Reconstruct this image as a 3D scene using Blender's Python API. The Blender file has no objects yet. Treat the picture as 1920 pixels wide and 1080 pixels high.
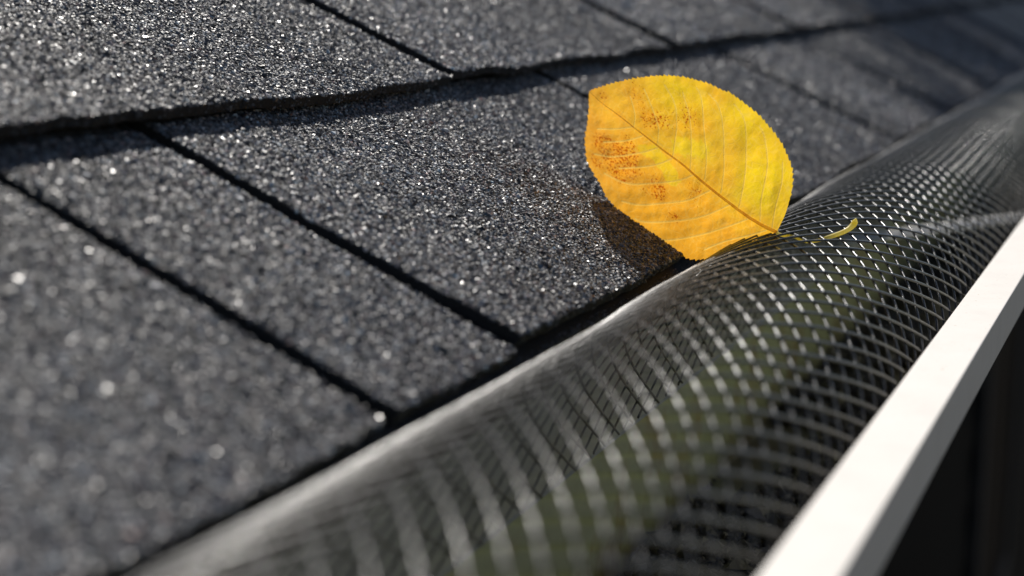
import bpy, math, random
import numpy as np
from mathutils import Vector, Matrix
from mathutils import noise as mnoise

rng = np.random.default_rng(7)
random.seed(7)
sc = bpy.context.scene
COL = sc.collection

# ------------------------------------------------------------------ camera
PITCH = math.radians(25)                       # roof slope
CP, SP = math.cos(PITCH), math.sin(PITCH)
CAM = np.array([0.0, -0.16693, 0.10421])
RW = np.array([[0.3612664, -0.165269, 0.9176997],
               [-0.93236636, -0.07816702, 0.35296301],
               [0.01340001, -0.98314601, -0.18233037]])   # columns: right, down, forward
cd = bpy.data.cameras.new('camera')
cam = bpy.data.objects.new('camera', cd)
COL.objects.link(cam)
m = Matrix.Identity(4)
for r in range(3):
    m[r][0] = RW[r, 0]; m[r][1] = -RW[r, 1]; m[r][2] = -RW[r, 2]; m[r][3] = CAM[r]
cam.matrix_world = m
cd.sensor_width = 36.0
cd.lens = 3315 / 1920 * 36
cd.clip_start = 0.01
cd.clip_end = 2000
cd.dof.use_dof = True
cd.dof.focus_distance = 0.612
cd.dof.aperture_fstop = 8.5
sc.camera = cam

# ------------------------------------------------------------------ light
SUN = Vector((0.668, 0.333, 0.665)).normalized()
w = bpy.data.worlds.new('World'); sc.world = w; w.use_nodes = True
nt = w.node_tree
bg = nt.nodes['Background']
sky = nt.nodes.new('ShaderNodeTexSky')
sky.sky_type = 'NISHITA'; sky.sun_disc = False
sky.sun_elevation = math.asin(SUN.z)
sky.sun_rotation = math.atan2(SUN.x, SUN.y)
nt.links.new(sky.outputs[0], bg.inputs[0])
bg.inputs[1].default_value = 0.06
ld = bpy.data.lights.new('sun', 'SUN'); ld.energy = 5.0; ld.angle = math.radians(0.5); ld.color = (1, 0.955, 0.89)
sun = bpy.data.objects.new('sun', ld); COL.objects.link(sun)
sun.rotation_euler = SUN.to_track_quat('Z', 'Y').to_euler()
sun.location = (3, 2, 5)

sc.view_settings.view_transform = 'Standard'
sc.view_settings.look = 'None'
sc.view_settings.exposure = 0.06
sc.view_settings.gamma = 1.0
sc.view_settings.use_curve_mapping = False
sc.cycles.max_bounces = 8
sc.cycles.caustics_reflective = False
sc.cycles.caustics_refractive = False
sc.cycles.use_denoising = True
try:
    sc.cycles.denoising_prefilter = 'ACCURATE'
except Exception:
    pass
sc.cycles.sample_clamp_direct = 10.0
sc.cycles.sample_clamp_indirect = 6.0


# ------------------------------------------------------------------ helpers
def tag(o, label=None, cat=None, group=None, kind=None):
    if label: o['label'] = label
    if cat: o['category'] = cat
    if group: o['group'] = group
    if kind: o['kind'] = kind
    return o


def empty(name, loc=(0, 0, 0), **k):
    o = bpy.data.objects.new(name, None); COL.objects.link(o); o.location = loc
    o.empty_display_size = 0.02
    return tag(o, **k)


WLOC = {}                                       # world origins of the meshes built so far


def mesh_obj(name, V, F, mat, parent=None, smooth=False, at=None):
    """V: (n,3) world coordinates; `at`: the object's origin"""
    V = np.asarray(V, dtype=np.float64)
    o0 = np.zeros(3) if at is None else np.asarray(at, dtype=np.float64)
    me = bpy.data.meshes.new(name)
    if isinstance(F, np.ndarray):
        k = F.shape[1]
        me.vertices.add(len(V)); me.vertices.foreach_set('co', (V - o0).astype(np.float32).ravel())
        me.loops.add(F.size); me.loops.foreach_set('vertex_index', F.astype(np.int32).ravel())
        me.polygons.add(len(F))
        me.polygons.foreach_set('loop_start', np.arange(0, F.size, k, dtype=np.int32))
        try:
            me.polygons.foreach_set('loop_total', np.full(len(F), k, dtype=np.int32))
        except Exception:
            pass
    else:
        me.from_pydata((V - o0).tolist(), [], F)
    me.update(calc_edges=True)
    me.validate()
    me.polygons.foreach_set('use_smooth', np.full(len(me.polygons), smooth, dtype=bool))
    if mat: me.materials.append(mat)
    o = bpy.data.objects.new(name, me); COL.objects.link(o)
    WLOC[o.name] = tuple(o0)
    if parent is not None:
        o.parent = parent
        o.location = Vector(o0) - Vector(WLOC.get(parent.name, parent.location))
    else:
        o.location = Vector(o0)
    return o


def roofpt(u, v, h):
    u = np.asarray(u, float); v = np.asarray(v, float); h = np.asarray(h, float)
    return np.stack([u + 0 * v, v * CP - h * SP, v * SP + h * CP], -1)


def project(P):
    q = (P - CAM) @ RW
    z = np.maximum(q[..., 2], 1e-4)
    x = 960 + 3315 * q[..., 0] / z; y = 540 + 3315 * q[..., 1] / z
    return x, y, q[..., 2]


def box(x0, x1, y0, y1, z0, z1):
    V = [(x, y, z) for x in (x0, x1) for y in (y0, y1) for z in (z0, z1)]
    F = [(0, 1, 3, 2), (4, 6, 7, 5), (0, 4, 5, 1), (2, 3, 7, 6), (0, 2, 6, 4), (1, 5, 7, 3)]
    return V, F


def boxes(lst):
    V, F = [], []
    for b in lst:
        v, f = box(*b); n = len(V)
        V += v; F += [tuple(i + n for i in q) for q in f]
    return V, F


def vnoise(x, seed=0):
    """smooth 1-D value noise of an array, -1..1"""
    x = np.asarray(x, float)
    r = np.random.default_rng(seed).uniform(-1, 1, 4096)
    i = np.floor(x).astype(int); t = x - i; t = t * t * (3 - 2 * t)
    return r[i % 4096] * (1 - t) + r[(i + 1) % 4096] * t


def noise2(x, y, seed=0):
    x = np.asarray(x, float); y = np.asarray(y, float)
    r = np.random.default_rng(seed).uniform(-1, 1, (128, 128))
    i = np.floor(x).astype(int); j = np.floor(y).astype(int)
    a = x - i; b = y - j; a = a * a * (3 - 2 * a); b = b * b * (3 - 2 * b)
    i %= 128; j %= 128; i1 = (i + 1) % 128; j1 = (j + 1) % 128
    return (r[i, j] * (1 - a) + r[i1, j] * a) * (1 - b) + (r[i, j1] * (1 - a) + r[i1, j1] * a) * b


class NB:
    """tiny node-building helper"""
    def __init__(self, name):
        self.m = bpy.data.materials.new(name); self.m.use_nodes = True
        self.t = self.m.node_tree; self.p = self.t.nodes['Principled BSDF']; self.out = self.t.nodes['Material Output']

    def n(self, typ, **k):
        o = self.t.nodes.new(typ)
        for a, b in k.items():
            setattr(o, a, b)
        return o

    def l(self, a, b):
        self.t.links.new(a, b)

    def noise(self, scale, detail=4, rough=0.55, vec=None, dist=0.0):
        o = self.n('ShaderNodeTexNoise'); o.inputs['Scale'].default_value = scale
        o.inputs['Detail'].default_value = detail; o.inputs['Roughness'].default_value = rough
        o.inputs['Distortion'].default_value = dist
        if vec is not None: self.l(vec, o.inputs['Vector'])
        return o

    def ramp(self, fac, stops, interp='LINEAR'):
        o = self.n('ShaderNodeValToRGB'); e = o.color_ramp; e.interpolation = interp
        while len(e.elements) > 1: e.elements.remove(e.elements[-1])
        e.elements[0].position = stops[0][0]; e.elements[0].color = (*stops[0][1], 1)
        for p, c in stops[1:]:
            q = e.elements.new(p); q.color = (*c, 1)
        self.l(fac, o.inputs[0]); return o

    def math(self, op, a, b=None, c=None, clamp=False):
        o = self.n('ShaderNodeMath', operation=op, use_clamp=clamp)
        for i, x in enumerate((a, b, c)):
            if x is None: continue
            if isinstance(x, (int, float)): o.inputs[i].default_value = x
            else: self.l(x, o.inputs[i])
        return o.outputs[0]

    def mix(self, fac, a, b, blend='MIX'):
        o = self.n('ShaderNodeMix', data_type='RGBA', blend_type=blend)
        for s, x in ((o.inputs[0], fac), (o.inputs[6], a), (o.inputs[7], b)):
            if isinstance(x, (int, float)): s.default_value = x
            elif isinstance(x, tuple): s.default_value = (*x, 1)
            else: self.l(x, s)
        return o.outputs[2]

    def bump(self, h, strength=0.3, dist=0.001, normal=None):
        o = self.n('ShaderNodeBump'); o.inputs['Strength'].default_value = strength
        o.inputs['Distance'].default_value = dist; self.l(h, o.inputs['Height'])
        if normal is not None: self.l(normal, o.inputs['Normal'])
        return o.outputs[0]

    def geo(self):
        return self.n('ShaderNodeNewGeometry').outputs['Position']

    def set(self, **k):
        for a, b in k.items():
            s = self.p.inputs[a.replace('_', ' ')]
            if isinstance(b, (int, float)): s.default_value = b
            elif isinstance(b, tuple): s.default_value = (*b, 1)
            else: self.l(b, s)
        return self


# ------------------------------------------------------------------ materials
GRAN_STOPS = [(0.0, (0.014, 0.014, 0.016)), (0.22, (0.034, 0.034, 0.037)), (0.50, (0.085, 0.086, 0.092)),
              (0.74, (0.17, 0.172, 0.182)), (0.90, (0.28, 0.284, 0.295)), (0.97, (0.42, 0.42, 0.43)), (1.0, (0.55, 0.55, 0.55))]
FLAT_STOPS = [(0.0, (0.012, 0.012, 0.014)), (0.3, (0.03, 0.03, 0.033)), (0.7, (0.085, 0.086, 0.092)), (1.0, (0.18, 0.18, 0.19))]


def mat_granule():
    b = NB('mineral_granule')
    a = b.n('ShaderNodeAttribute', attribute_name='tone')
    c = b.ramp(a.outputs['Fac'], GRAN_STOPS)
    h = b.n('ShaderNodeAttribute', attribute_name='hue')
    tint = b.ramp(h.outputs['Fac'], [(0.0, (1.35, 0.80, 0.66)), (0.04, (1.16, 0.93, 0.88)), (0.35, (1.04, 0.98, 0.99)), (0.6, (0.97, 1.0, 1.04)), (0.85, (0.88, 0.99, 1.12)), (1.0, (0.76, 1.0, 1.16))])
    col = b.mix(1.0, c.outputs[0], tint.outputs[0], 'MULTIPLY')
    r = b.ramp(h.outputs['Fac'], [(0.0, (0.22,) * 3), (0.04, (0.28,) * 3), (0.15, (0.42,) * 3), (1.0, (0.60,) * 3)]).outputs[0]
    b.set(Base_Color=col, Roughness=r)
    b.p.inputs['Specular IOR Level'].default_value = 0.5
    return b.m


def mat_shingle():
    b = NB('asphalt_shingle')
    pos = b.geo()
    v = b.n('ShaderNodeTexVoronoi'); v.inputs['Scale'].default_value = 850; b.l(pos, v.inputs['Vector'])
    sep = b.n('ShaderNodeSeparateColor'); b.l(v.outputs['Color'], sep.inputs[0])
    c = b.ramp(sep.outputs[0], FLAT_STOPS)
    n1 = b.noise(9, 3, vec=pos)
    patch = b.ramp(n1.outputs[0], [(0.35, (0.75, 0.75, 0.76)), (0.65, (1.1, 1.1, 1.1))])
    col = b.mix(1.0, c.outputs[0], patch.outputs[0], 'MULTIPLY')
    hgt = b.math('SUBTRACT', 1.0, v.outputs['Distance'])
    b.set(Base_Color=col, Roughness=0.6, Normal=b.bump(hgt, 1.0, 0.0008))
    return b.m


def mat_asphalt_core():
    b = NB('asphalt_core')
    pos = b.geo()
    n = b.noise(900, 5, 0.7, pos)
    c = b.ramp(n.outputs[0], [(0.3, (0.010, 0.009, 0.009)), (0.7, (0.03, 0.027, 0.026))])
    b.set(Base_Color=c.outputs[0], Roughness=0.85, Normal=b.bump(n.outputs[0], 0.8, 0.001))
    return b.m


def mat_plastic():
    b = NB('black_plastic')
    pos = b.geo()
    n = b.noise(420, 4, 0.6, pos)
    d = b.noise(60, 4, 0.6, pos)
    c = b.ramp(d.outputs[0], [(0.35, (0.008, 0.008, 0.009)), (0.7, (0.018, 0.017, 0.017))])
    r = b.math('MULTIPLY_ADD', n.outputs[0], 0.22, 0.22)
    b.set(Base_Color=c.outputs[0], Roughness=r, Normal=b.bump(n.outputs[0], 0.35, 0.0006))
    b.p.inputs['Specular IOR Level'].default_value = 0.45
    b.p.inputs['Coat Weight'].default_value = 0.40
    b.p.inputs['Coat Roughness'].default_value = 0.13
    return b.m


def mat_lip():
    b = NB('cream_painted_aluminium')
    pos = b.geo()
    mp = b.n('ShaderNodeMapping'); mp.inputs['Scale'].default_value = (30, 420, 420); b.l(pos, mp.inputs[0])
    n = b.noise(1.6, 5, 0.6, mp.outputs[0])
    d = b.noise(55, 5, 0.65, pos)
    c = b.ramp(d.outputs[0], [(0.3, (0.655, 0.620, 0.575)), (0.5, (0.70, 0.663, 0.615)), (0.75, (0.715, 0.684, 0.642))])
    sp = b.noise(700, 2, 0.5, pos)
    sm = b.ramp(sp.outputs[0], [(0.68, (1, 1, 1)), (0.76, (0.72, 0.66, 0.58))])
    col = b.mix(1.0, c.outputs[0], sm.outputs[0], 'MULTIPLY')
    b.set(Base_Color=col, Roughness=0.6, Normal=b.bump(n.outputs[0], 0.10, 0.0004))
    return b.m


def mat_trough():
    b = NB('stained_gutter_metal')
    pos = b.geo()
    n = b.noise(28, 6, 0.62, pos)
    f = b.noise(160, 5, 0.65, pos)
    algae = b.ramp(n.outputs[0], [(0.30, (0.42, 0.46, 0.28)), (0.5, (0.52, 0.56, 0.36)), (0.68, (0.38, 0.30, 0.13))])
    col = b.mix(b.math('MULTIPLY', f.outputs[0], 0.45), algae.outputs[0], (0.16, 0.15, 0.10))
    sp = b.n('ShaderNodeSeparateXYZ'); b.l(pos, sp.inputs[0])        # rust and silt tide mark near the floor
    tide = b.math('ADD', b.math('MULTIPLY', b.math('ADD', sp.outputs[2], 0.094), -60.0), b.math('MULTIPLY_ADD', n.outputs[0], 2.4, -1.2), clamp=True)
    col = b.mix(b.math('MULTIPLY', tide, 0.85), col, (0.10, 0.065, 0.025))
    b.set(Base_Color=col, Roughness=0.65, Normal=b.bump(f.outputs[0], 0.3, 0.001))
    return b.m


def mat_simple(name, col, rough=0.6, scale=40, var=0.25, bump=0.2, metallic=0.0):
    b = NB(name)
    n = b.noise(scale, 5, 0.6, b.geo())
    lo = tuple(x * (1 - var) for x in col); hi = tuple(min(1, x * (1 + var)) for x in col)
    c = b.ramp(n.outputs[0], [(0.3, lo), (0.7, hi)])
    b.set(Base_Color=c.outputs[0], Roughness=rough, Metallic=metallic, Normal=b.bump(n.outputs[0], bump, 0.3 / scale))
    return b.m


M_GRAN = mat_granule(); M_SHIN = mat_shingle(); M_CORE = mat_asphalt_core(); M_PLAS = mat_plastic()
M_LIP = mat_lip(); M_TROUGH = mat_trough()
M_DRIP = mat_simple('brown_drip_edge', (0.045, 0.030, 0.022), 0.5, 80)
M_FASC = mat_simple('grey_fascia_paint', (0.25, 0.25, 0.26), 0.6, 30)
M_FLASH = mat_simple('grey_flashing_metal', (0.38, 0.385, 0.40), 0.45, 60, 0.2, 0.15)
M_STRAP = mat_simple('white_hanger_metal', (0.86, 0.84, 0.81), 0.35, 90, 0.1, 0.15)
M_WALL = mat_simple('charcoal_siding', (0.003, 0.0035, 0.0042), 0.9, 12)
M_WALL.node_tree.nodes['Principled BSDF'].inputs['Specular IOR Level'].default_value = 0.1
M_WOOD = mat_simple('roof_sheathing', (0.16, 0.11, 0.07), 0.8, 25)
M_GROUND = mat_simple('garden_soil_and_lawn', (0.12, 0.098, 0.064), 0.95, 3)
M_DEBRIS = mat_simple('wet_leaf_litter', (0.030, 0.022, 0.015), 0.45, 160, 0.6, 0.6)
M_FRAME = mat_simple('blue_grey_window_frame', (0.005, 0.008, 0.014), 0.8, 20)
M_BARK = mat_simple('tree_bark', (0.10, 0.075, 0.055), 0.9, 6)
M_TLEAF = mat_simple('tree_foliage', (0.06, 0.09, 0.03), 0.6, 2)


def mat_glass():
    b = NB('window_glass')
    n = b.noise(3, 2, 0.5, b.geo())
    b.p.inputs['IOR'].default_value = 1.04
    b.set(Base_Color=(0.003, 0.005, 0.009), Roughness=0.5, Normal=b.bump(n.outputs[0], 0.05, 0.01))
    return b.m


M_GLASS = mat_glass()

# ------------------------------------------------------------------ ground, house
gs = 300.0
V = [(-gs, -gs, -2.75), (gs, -gs, -2.75), (gs, gs, -2.75), (-gs, gs, -2.75)]
tag(mesh_obj('ground', V, [(0, 1, 2, 3)], M_GROUND), kind='structure',
    label='dark shaded garden ground far below the gutter')

HX0, HX1 = -1.2, 7.4
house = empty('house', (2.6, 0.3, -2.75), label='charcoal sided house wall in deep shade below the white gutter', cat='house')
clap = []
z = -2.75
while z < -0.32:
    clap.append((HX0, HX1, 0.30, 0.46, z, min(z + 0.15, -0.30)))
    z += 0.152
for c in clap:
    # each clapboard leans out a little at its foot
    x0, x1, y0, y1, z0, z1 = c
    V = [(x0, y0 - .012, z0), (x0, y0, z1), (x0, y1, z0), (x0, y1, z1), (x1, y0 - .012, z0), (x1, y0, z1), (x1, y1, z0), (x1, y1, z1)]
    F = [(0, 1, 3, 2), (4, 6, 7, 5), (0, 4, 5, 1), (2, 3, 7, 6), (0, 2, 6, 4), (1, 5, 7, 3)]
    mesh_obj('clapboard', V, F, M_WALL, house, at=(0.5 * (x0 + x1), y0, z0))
V, F = box(HX0, HX1, 0.034, 0.30, -0.31, -0.295); mesh_obj('soffit', V, F, M_WALL, house)
V, F = box(HX0, HX1, 0.0135, 0.033, -0.29, -0.022); mesh_obj('fascia_board', V, F, M_FASC, house)
V, F = boxes([(4.5, 5.5, 0.268, 0.287, -1.75, -1.67), (4.5, 5.5, 0.268, 0.287, -0.72, -0.64),
              (4.5, 4.58, 0.268, 0.287, -1.669, -0.721), (5.42, 5.5, 0.268, 0.287, -1.669, -0.721)])
win = mesh_obj('window', V, F, M_FRAME, house)
V, F = box(4.581, 5.419, 0.279, 0.286, -1.669, -0.721); mesh_obj('pane', V, F, M_GLASS, win)

# ------------------------------------------------------------------ the shingle roof
roof = empty('shingle_roof', (0.6, 0.0, 0.0), label='dark charcoal granulated asphalt shingle roof above the mesh covered gutter', cat='roof')
# sheathing under everything and the far rear slope
V = np.concatenate([roofpt([HX0, HX1, HX1, HX0], [0.012, 0.012, 3.2, 3.2], [-0.0125] * 4), roofpt([HX0, HX1, HX1, HX0], [0.012, 0.012, 3.2, 3.2], [-0.026] * 4)])
F = [(0, 1, 2, 3), (7, 6, 5, 4), (0, 4, 5, 1), (1, 5, 6, 2), (2, 6, 7, 3), (3, 7, 4, 0)]
mesh_obj('roof_deck', V, F, M_WOOD, roof)
# brown drip edge: a flange folded over the edge of the deck
prof = [(0.055, 0.0155), (0.0035, -0.0092), (0.0035, -0.017), (0.0055, -0.020), (0.0062, -0.020), (0.0045, -0.0165), (0.0047, -0.0100), (0.055, 0.0145)]
V = [(x, y, zz) for x in (HX0, HX1) for y, zz in prof]; k = len(prof)
F = [(i, (i + 1) % k, (i + 1) % k + k, i + k) for i in range(k)]
mesh_obj('drip_edge', V, F, M_DRIP, roof)

EXP0, EXP1 = 0.126, 0.143                       # exposures
BUTT = [0.0, 0.126, 0.269, 0.412, 0.555]
JOINTS = [[-0.9, -0.55, -0.2, 0.115, 0.3615, 0.4425, 0.771, 1.076, 1.32, 1.60, 1.93, 2.2, 2.5, 2.83, 3.1, 3.45, 3.8, 4.2],
          [-0.75, -0.4, -0.05, 0.335, 0.656, 0.975, 1.30, 1.62, 1.95, 2.27, 2.6, 2.92, 3.3, 3.7, 4.2],
          [-0.6, -0.25, 0.05, 0.48, 0.80, 1.12, 1.45, 1.78, 2.1, 2.4, 2.75, 3.1, 3.5, 4.2],
          [-0.8, -0.45, -0.1, 0.25, 0.6, 0.93, 1.25, 1.6, 1.95, 2.3, 2.65, 3.0, 3.4, 4.2],
          [-0.6, -0.25, 0.05, 0.42, 0.74, 1.06, 1.4, 1.72, 2.05, 2.4, 2.75, 3.1, 3.6, 4.2]]


SKEW = [0.0020, 0.0026, 0.0022, 0.002, 0.002]


def h_surf(c, i, u, v):
    """height of the top of piece i of course c over the roof plane"""
    dv = v - BUTT[c]
    if c == 0:
        h = 0.0 + 0 * u
        h = h - 0.010 * np.maximum(dv, 0)
    else:
        h = 0.0054 - 0.021 * np.maximum(dv, 0) + 0 * u
    sd = 31 * c + i
    lift = np.random.default_rng(900 + sd).uniform(-0.0004, 0.0010)
    edge = np.exp(-np.maximum(dv, 0) / 0.035)
    h = h + edge * (lift + 0.0011 * vnoise(u * 16, 50 + c) + 0.0006 * vnoise(u * 37, 70 + sd))
    ua, ub = JOINTS[c][i], JOINTS[c][i + 1]                       # every tab lies a little askew: its near side rides up
    fr = np.clip((u - ua) / (ub - ua), 0, 1)
    h = h + SKEW[c] * (0.5 - fr) * np.exp(-np.maximum(dv, 0) / 0.25)
    h = h + 0.00035 * noise2(u * 28, v * 28, 5 + sd)
    return h


def v_edge(c, i, u):
    sd = 31 * c + i
    o = np.random.default_rng(1500 + sd).uniform(-0.0010, 0.0010)
    if c == 1: o = o + 0.0055 * np.clip((0.60 - u) / 0.22, 0, 1.2)
    return BUTT[c] + o + 0.0011 * vnoise(u * 22, 200 + sd) + 0.0006 * vnoise(u * 160, 300 + sd) + 0.00045 * vnoise(u * 520, 400 + sd)


def u_edge(c, i, side, v):
    base = JOINTS[c][i] + 0.0023 if side == 0 else JOINTS[c][i + 1] - 0.0023
    return base + 0.0005 * vnoise(v * 150, 600 + 31 * c + i + 1000 * side) + 0.0004 * vnoise(v * 600, 700 + 31 * c + i + 1000 * side)


def granule_mesh(name, U, Vv, H, Nn, size, tone, hue, detailed, parent, at):
    """angular mineral chips seated on a surface; Nn: local axes (n,3,3) rows t,b,n; H as roof height or None"""
    n = len(U)
    P = roofpt(U, Vv, H)
    ang = rng.uniform(0, 2 * np.pi, n)
    asp = rng.uniform(1.0, 1.7, n)
    hgt = size * rng.uniform(0.16, 0.44, n)
    base_a = ang[:, None] + (np.arange(4) + rng.uniform(-.28, .28, (n, 4))) * (np.pi / 2)
    br = size[:, None] * 0.60 * rng.uniform(0.75, 1.2, (n, 4))
    ca, sa = np.cos(ang), np.sin(ang)

    def loc(x, y, zz):
        # stretch along the chip's own axis
        xx = x * ca[:, None] + y * sa[:, None]; yy = -x * sa[:, None] + y * ca[:, None]
        xx = xx * np.sqrt(asp)[:, None]; yy = yy / np.sqrt(asp)[:, None]
        x2 = xx * ca[:, None] - yy * sa[:, None]; y2 = xx * sa[:, None] + yy * ca[:, None]
        return P[:, None, :] + x2[..., None] * Nn[:, None, 0, :] + y2[..., None] * Nn[:, None, 1, :] + zz[..., None] * Nn[:, None, 2, :]
    B4 = loc(br * np.cos(base_a), br * np.sin(base_a), -0.25 * size[:, None] * np.ones((1, 4)))
    tilt = rng.normal(0, 0.24, (n, 2))
    if detailed:
        ta = ang[:, None] + 0.4 + (np.arange(3) + rng.uniform(-.3, .3, (n, 3))) * (2 * np.pi / 3)
        tr = size[:, None] * 0.46 * rng.uniform(0.7, 1.2, (n, 3))
        tx, ty = tr * np.cos(ta), tr * np.sin(ta)
        T = loc(tx, ty, hgt[:, None] + tilt[:, :1] * tx + tilt[:, 1:] * ty)
        Vx = np.concatenate([B4, T], 1)                         # 7 verts
        # sides between the ring of 4 and the ring of 3
        tmpl = np.array([(0, 1, 4), (1, 5, 4), (1, 2, 5), (2, 6, 5), (2, 3, 6), (3, 4, 6), (3, 0, 4), (4, 5, 6)])
    else:
        T = loc(tilt[:, :1] * size[:, None], tilt[:, 1:] * size[:, None], hgt[:, None])
        Vx = np.concatenate([B4, T], 1)
        tmpl = np.array([(0, 1, 4), (1, 2, 4), (2, 3, 4), (3, 0, 4)])
    kv = Vx.shape[1]
    F = (np.arange(n)[:, None, None] * kv + tmpl[None]).reshape(-1, 3)
    o = mesh_obj(name, Vx.reshape(-1, 3), F, M_GRAN, parent, at=at)
    me = o.data
    for nm, a in (('tone', tone), ('hue', hue)):
        at_ = me.attributes.new(nm, 'FLOAT', 'POINT')
        vals = np.repeat(a, kv).astype(np.float32)
        if len(me.vertices) == len(vals):
            at_.data.foreach_set('value', vals)
    o['kind'] = 'stuff'
    return o


NT = 0
TAXIS = np.array([[1, 0, 0], [0, CP, SP], [0, -SP, CP]], float)


def keep_in_view(P, margin):
    x, y, z = project(P)
    return (z > 0.05) & (x > -margin) & (x < 1920 + margin) & (y > -margin) & (y < 1080 + margin)


def scatter_top(c, i, v0, v1, ulo, uhi, pitch, hfun, vfun, uf0, uf1):
    nu = int((uhi - ulo) / pitch) + 1; nv = int((v1 - v0) / pitch) + 1
    if nu < 1 or nv < 1: return None
    gu, gv = np.meshgrid(np.arange(nu), np.arange(nv), indexing='ij')
    U = ulo + (gu + 0.5 * (gv % 2)) * pitch + rng.uniform(-.42, .42, gu.shape) * pitch
    W = v0 + gv * pitch + rng.uniform(-.42, .42, gu.shape) * pitch
    U = U.ravel(); W = W.ravel()
    ok = (W > vfun(U) - 0.0002) & (U > uf0(W) - 0.0002) & (U < uf1(W) + 0.0002)
    U, W = U[ok], W[ok]
    P = roofpt(U, W, 0 * U)
    ok = keep_in_view(P, 260)
    return U[ok], W[ok]


def make_shingle(c, i, vtop):
    global NT
    ua, ub = JOINTS[c][i], JOINTS[c][i + 1]
    du = 0.006 if (ub > 0.1 and ua < 1.4) else 0.03
    nu = max(4, int((ub - ua) / du)); nv = 18 if du < 0.01 else 6
    s = np.linspace(0, 1, nu + 1); t = np.linspace(0, 1, nv + 1) ** 1.6
    S, T = np.meshgrid(s, t, indexing='ij')
    Uc = ua + S * (ub - ua)
    ve = v_edge(c, i, Uc)
    W = ve + T * (vtop - ve)
    l = u_edge(c, i, 0, W); r = u_edge(c, i, 1, W)
    U = l + S * (r - l)
    H = h_surf(c, i, U, W)
    top = roofpt(U, W, H)
    THK = 0.0040 if c == 0 else 0.0038
    # the bottom edge is a little ragged and set back under the top
    bot = roofpt(U, W + 0.0004 * (1 - T), H - THK + 0.0003 * vnoise(U * 300, 11 + i))
    n1 = nu + 1; n2 = nv + 1
    idx = np.arange(n1 * n2).reshape(n1, n2)
    F = []
    for a in range(nu):
        for b in range(nv):
            F.append((idx[a, b], idx[a + 1, b], idx[a + 1, b + 1], idx[a, b + 1]))
    off = n1 * n2
    rimi = [idx[a, 0] for a in range(n1)] + [idx[nu, b] for b in range(1, n2)] + [idx[a, nv] for a in range(nu - 1, -1, -1)] + [idx[0, b] for b in range(nv - 1, 0, -1)]
    top = top.reshape(-1, 3); botf = bot.reshape(-1, 3)
    rv = botf[rimi]
    V = np.concatenate([top, rv])
    nr = len(rimi)
    nside = len(F)
    for k in range(nr):
        k2 = (k + 1) % nr
        F.append((rimi[k2], rimi[k], off + k, off + k2))
    at = roofpt(0.5 * (ua + ub), BUTT[c], 0.0)
    o = mesh_obj('shingle', V, [tuple(int(q) for q in f) for f in F], M_SHIN, roof, smooth=True, at=at)
    o.data.materials.append(M_CORE)
    mi = np.zeros(len(o.data.polygons), dtype=np.int32); mi[nside:] = 1
    if len(mi) == len(F): o.data.polygons.foreach_set('material_index', mi)
    sm = np.ones(len(mi), dtype=bool); sm[nside:] = False
    o.data.polygons.foreach_set('use_smooth', sm)
    # ---- granules
    if ub < 0.12 or ua > 2.3: return o
    hf = lambda u, v: h_surf(c, i, u, v)
    vf = lambda u: v_edge(c, i, u)
    u0f = lambda v: u_edge(c, i, 0, v); u1f = lambda v: u_edge(c, i, 1, v)
    vmax = min(vtop, BUTT[c] + (0.132 if c == 0 else 0.16))
    zones = [(0.12, 0.40, 0.00105, True), (0.40, 1.0, 0.00098, True), (1.0, 1.55, 0.0014, True), (1.55, 2.3, 0.0022, False)]
    out = []
    for (a, b, pitch, det) in zones:
        a2, b2 = max(a, ua - .002), min(b, ub + .002)
        if b2 <= a2: continue
        r_ = scatter_top(c, i, BUTT[c] - 0.004, vmax, a2, b2, pitch, hf, vf, u0f, u1f)
        if r_ is None: continue
        U, W = r_
        n = len(U)
        if n < 10: continue
        size = pitch * rng.lognormal(0.02, 0.24, n)
        big = rng.random(n) < 0.03; size[big] *= 1.45
        H = hf(U, W)
        Nn = np.broadcast_to(TAXIS, (n, 3, 3)).copy()
        # random lean of every chip
        lean = rng.normal(0, 0.16, (n, 2))
        nn = Nn[:, 2] + lean[:, :1] * Nn[:, 0] + lean[:, 1:] * Nn[:, 1]
        nn /= np.linalg.norm(nn, axis=1)[:, None]
        tt = Nn[:, 0] - (Nn[:, 0] * nn).sum(1)[:, None] * nn; tt /= np.linalg.norm(tt, axis=1)[:, None]
        Nn[:, 2] = nn; Nn[:, 0] = tt; Nn[:, 1] = np.cross(nn, tt)
        blend = 0.10 * noise2(U * 11, W * 11, 40 + c) + 0.05 * noise2(U * 45, W * 30, 42)
        tone = np.clip(rng.random(n) + blend, 0, 1)
        hue = rng.random(n)
        granule_mesh('granules', U, W, H, Nn, size, tone, hue, det, o, at)
        NT += n * (8 if det else 4)
    # butt face: darker chips stuck in the asphalt of the exposed edge
    a2, b2 = max(0.12, ua), min(1.3, ub)
    if b2 > a2:
        n = int((b2 - a2) / 0.0011 * 3.2)
        U = rng.uniform(a2, b2, n); W = vf(U) + 0.0002
        okk = (U > u0f(W)) & (U < u1f(W)); U, W = U[okk], W[okk]; n = len(U)
        dep = rng.random(n) ** 1.3
        H = hf(U, W) - 0.0034 * dep
        fr = np.array([[1, 0, 0], -TAXIS[2], -TAXIS[1]], float) * 1.0
        Nn = np.broadcast_to(fr, (n, 3, 3)).copy()
        size = 0.00085 * rng.lognormal(0, 0.25, n)
        tone = np.clip(rng.random(n) * 0.75, 0, 1)
        granule_mesh('edge_granules', U, W, H, Nn, size, tone, rng.random(n), False, o, at)
        NT += n * 4
    return o


for c in range(5):
    for i in range(len(JOINTS[c]) - 1):
        vt = BUTT[c] + (0.30 if c < 4 else 2.6)
        if c < 4: vt = BUTT[c] + 0.155
        make_shingle(c, i, vt)

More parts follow.
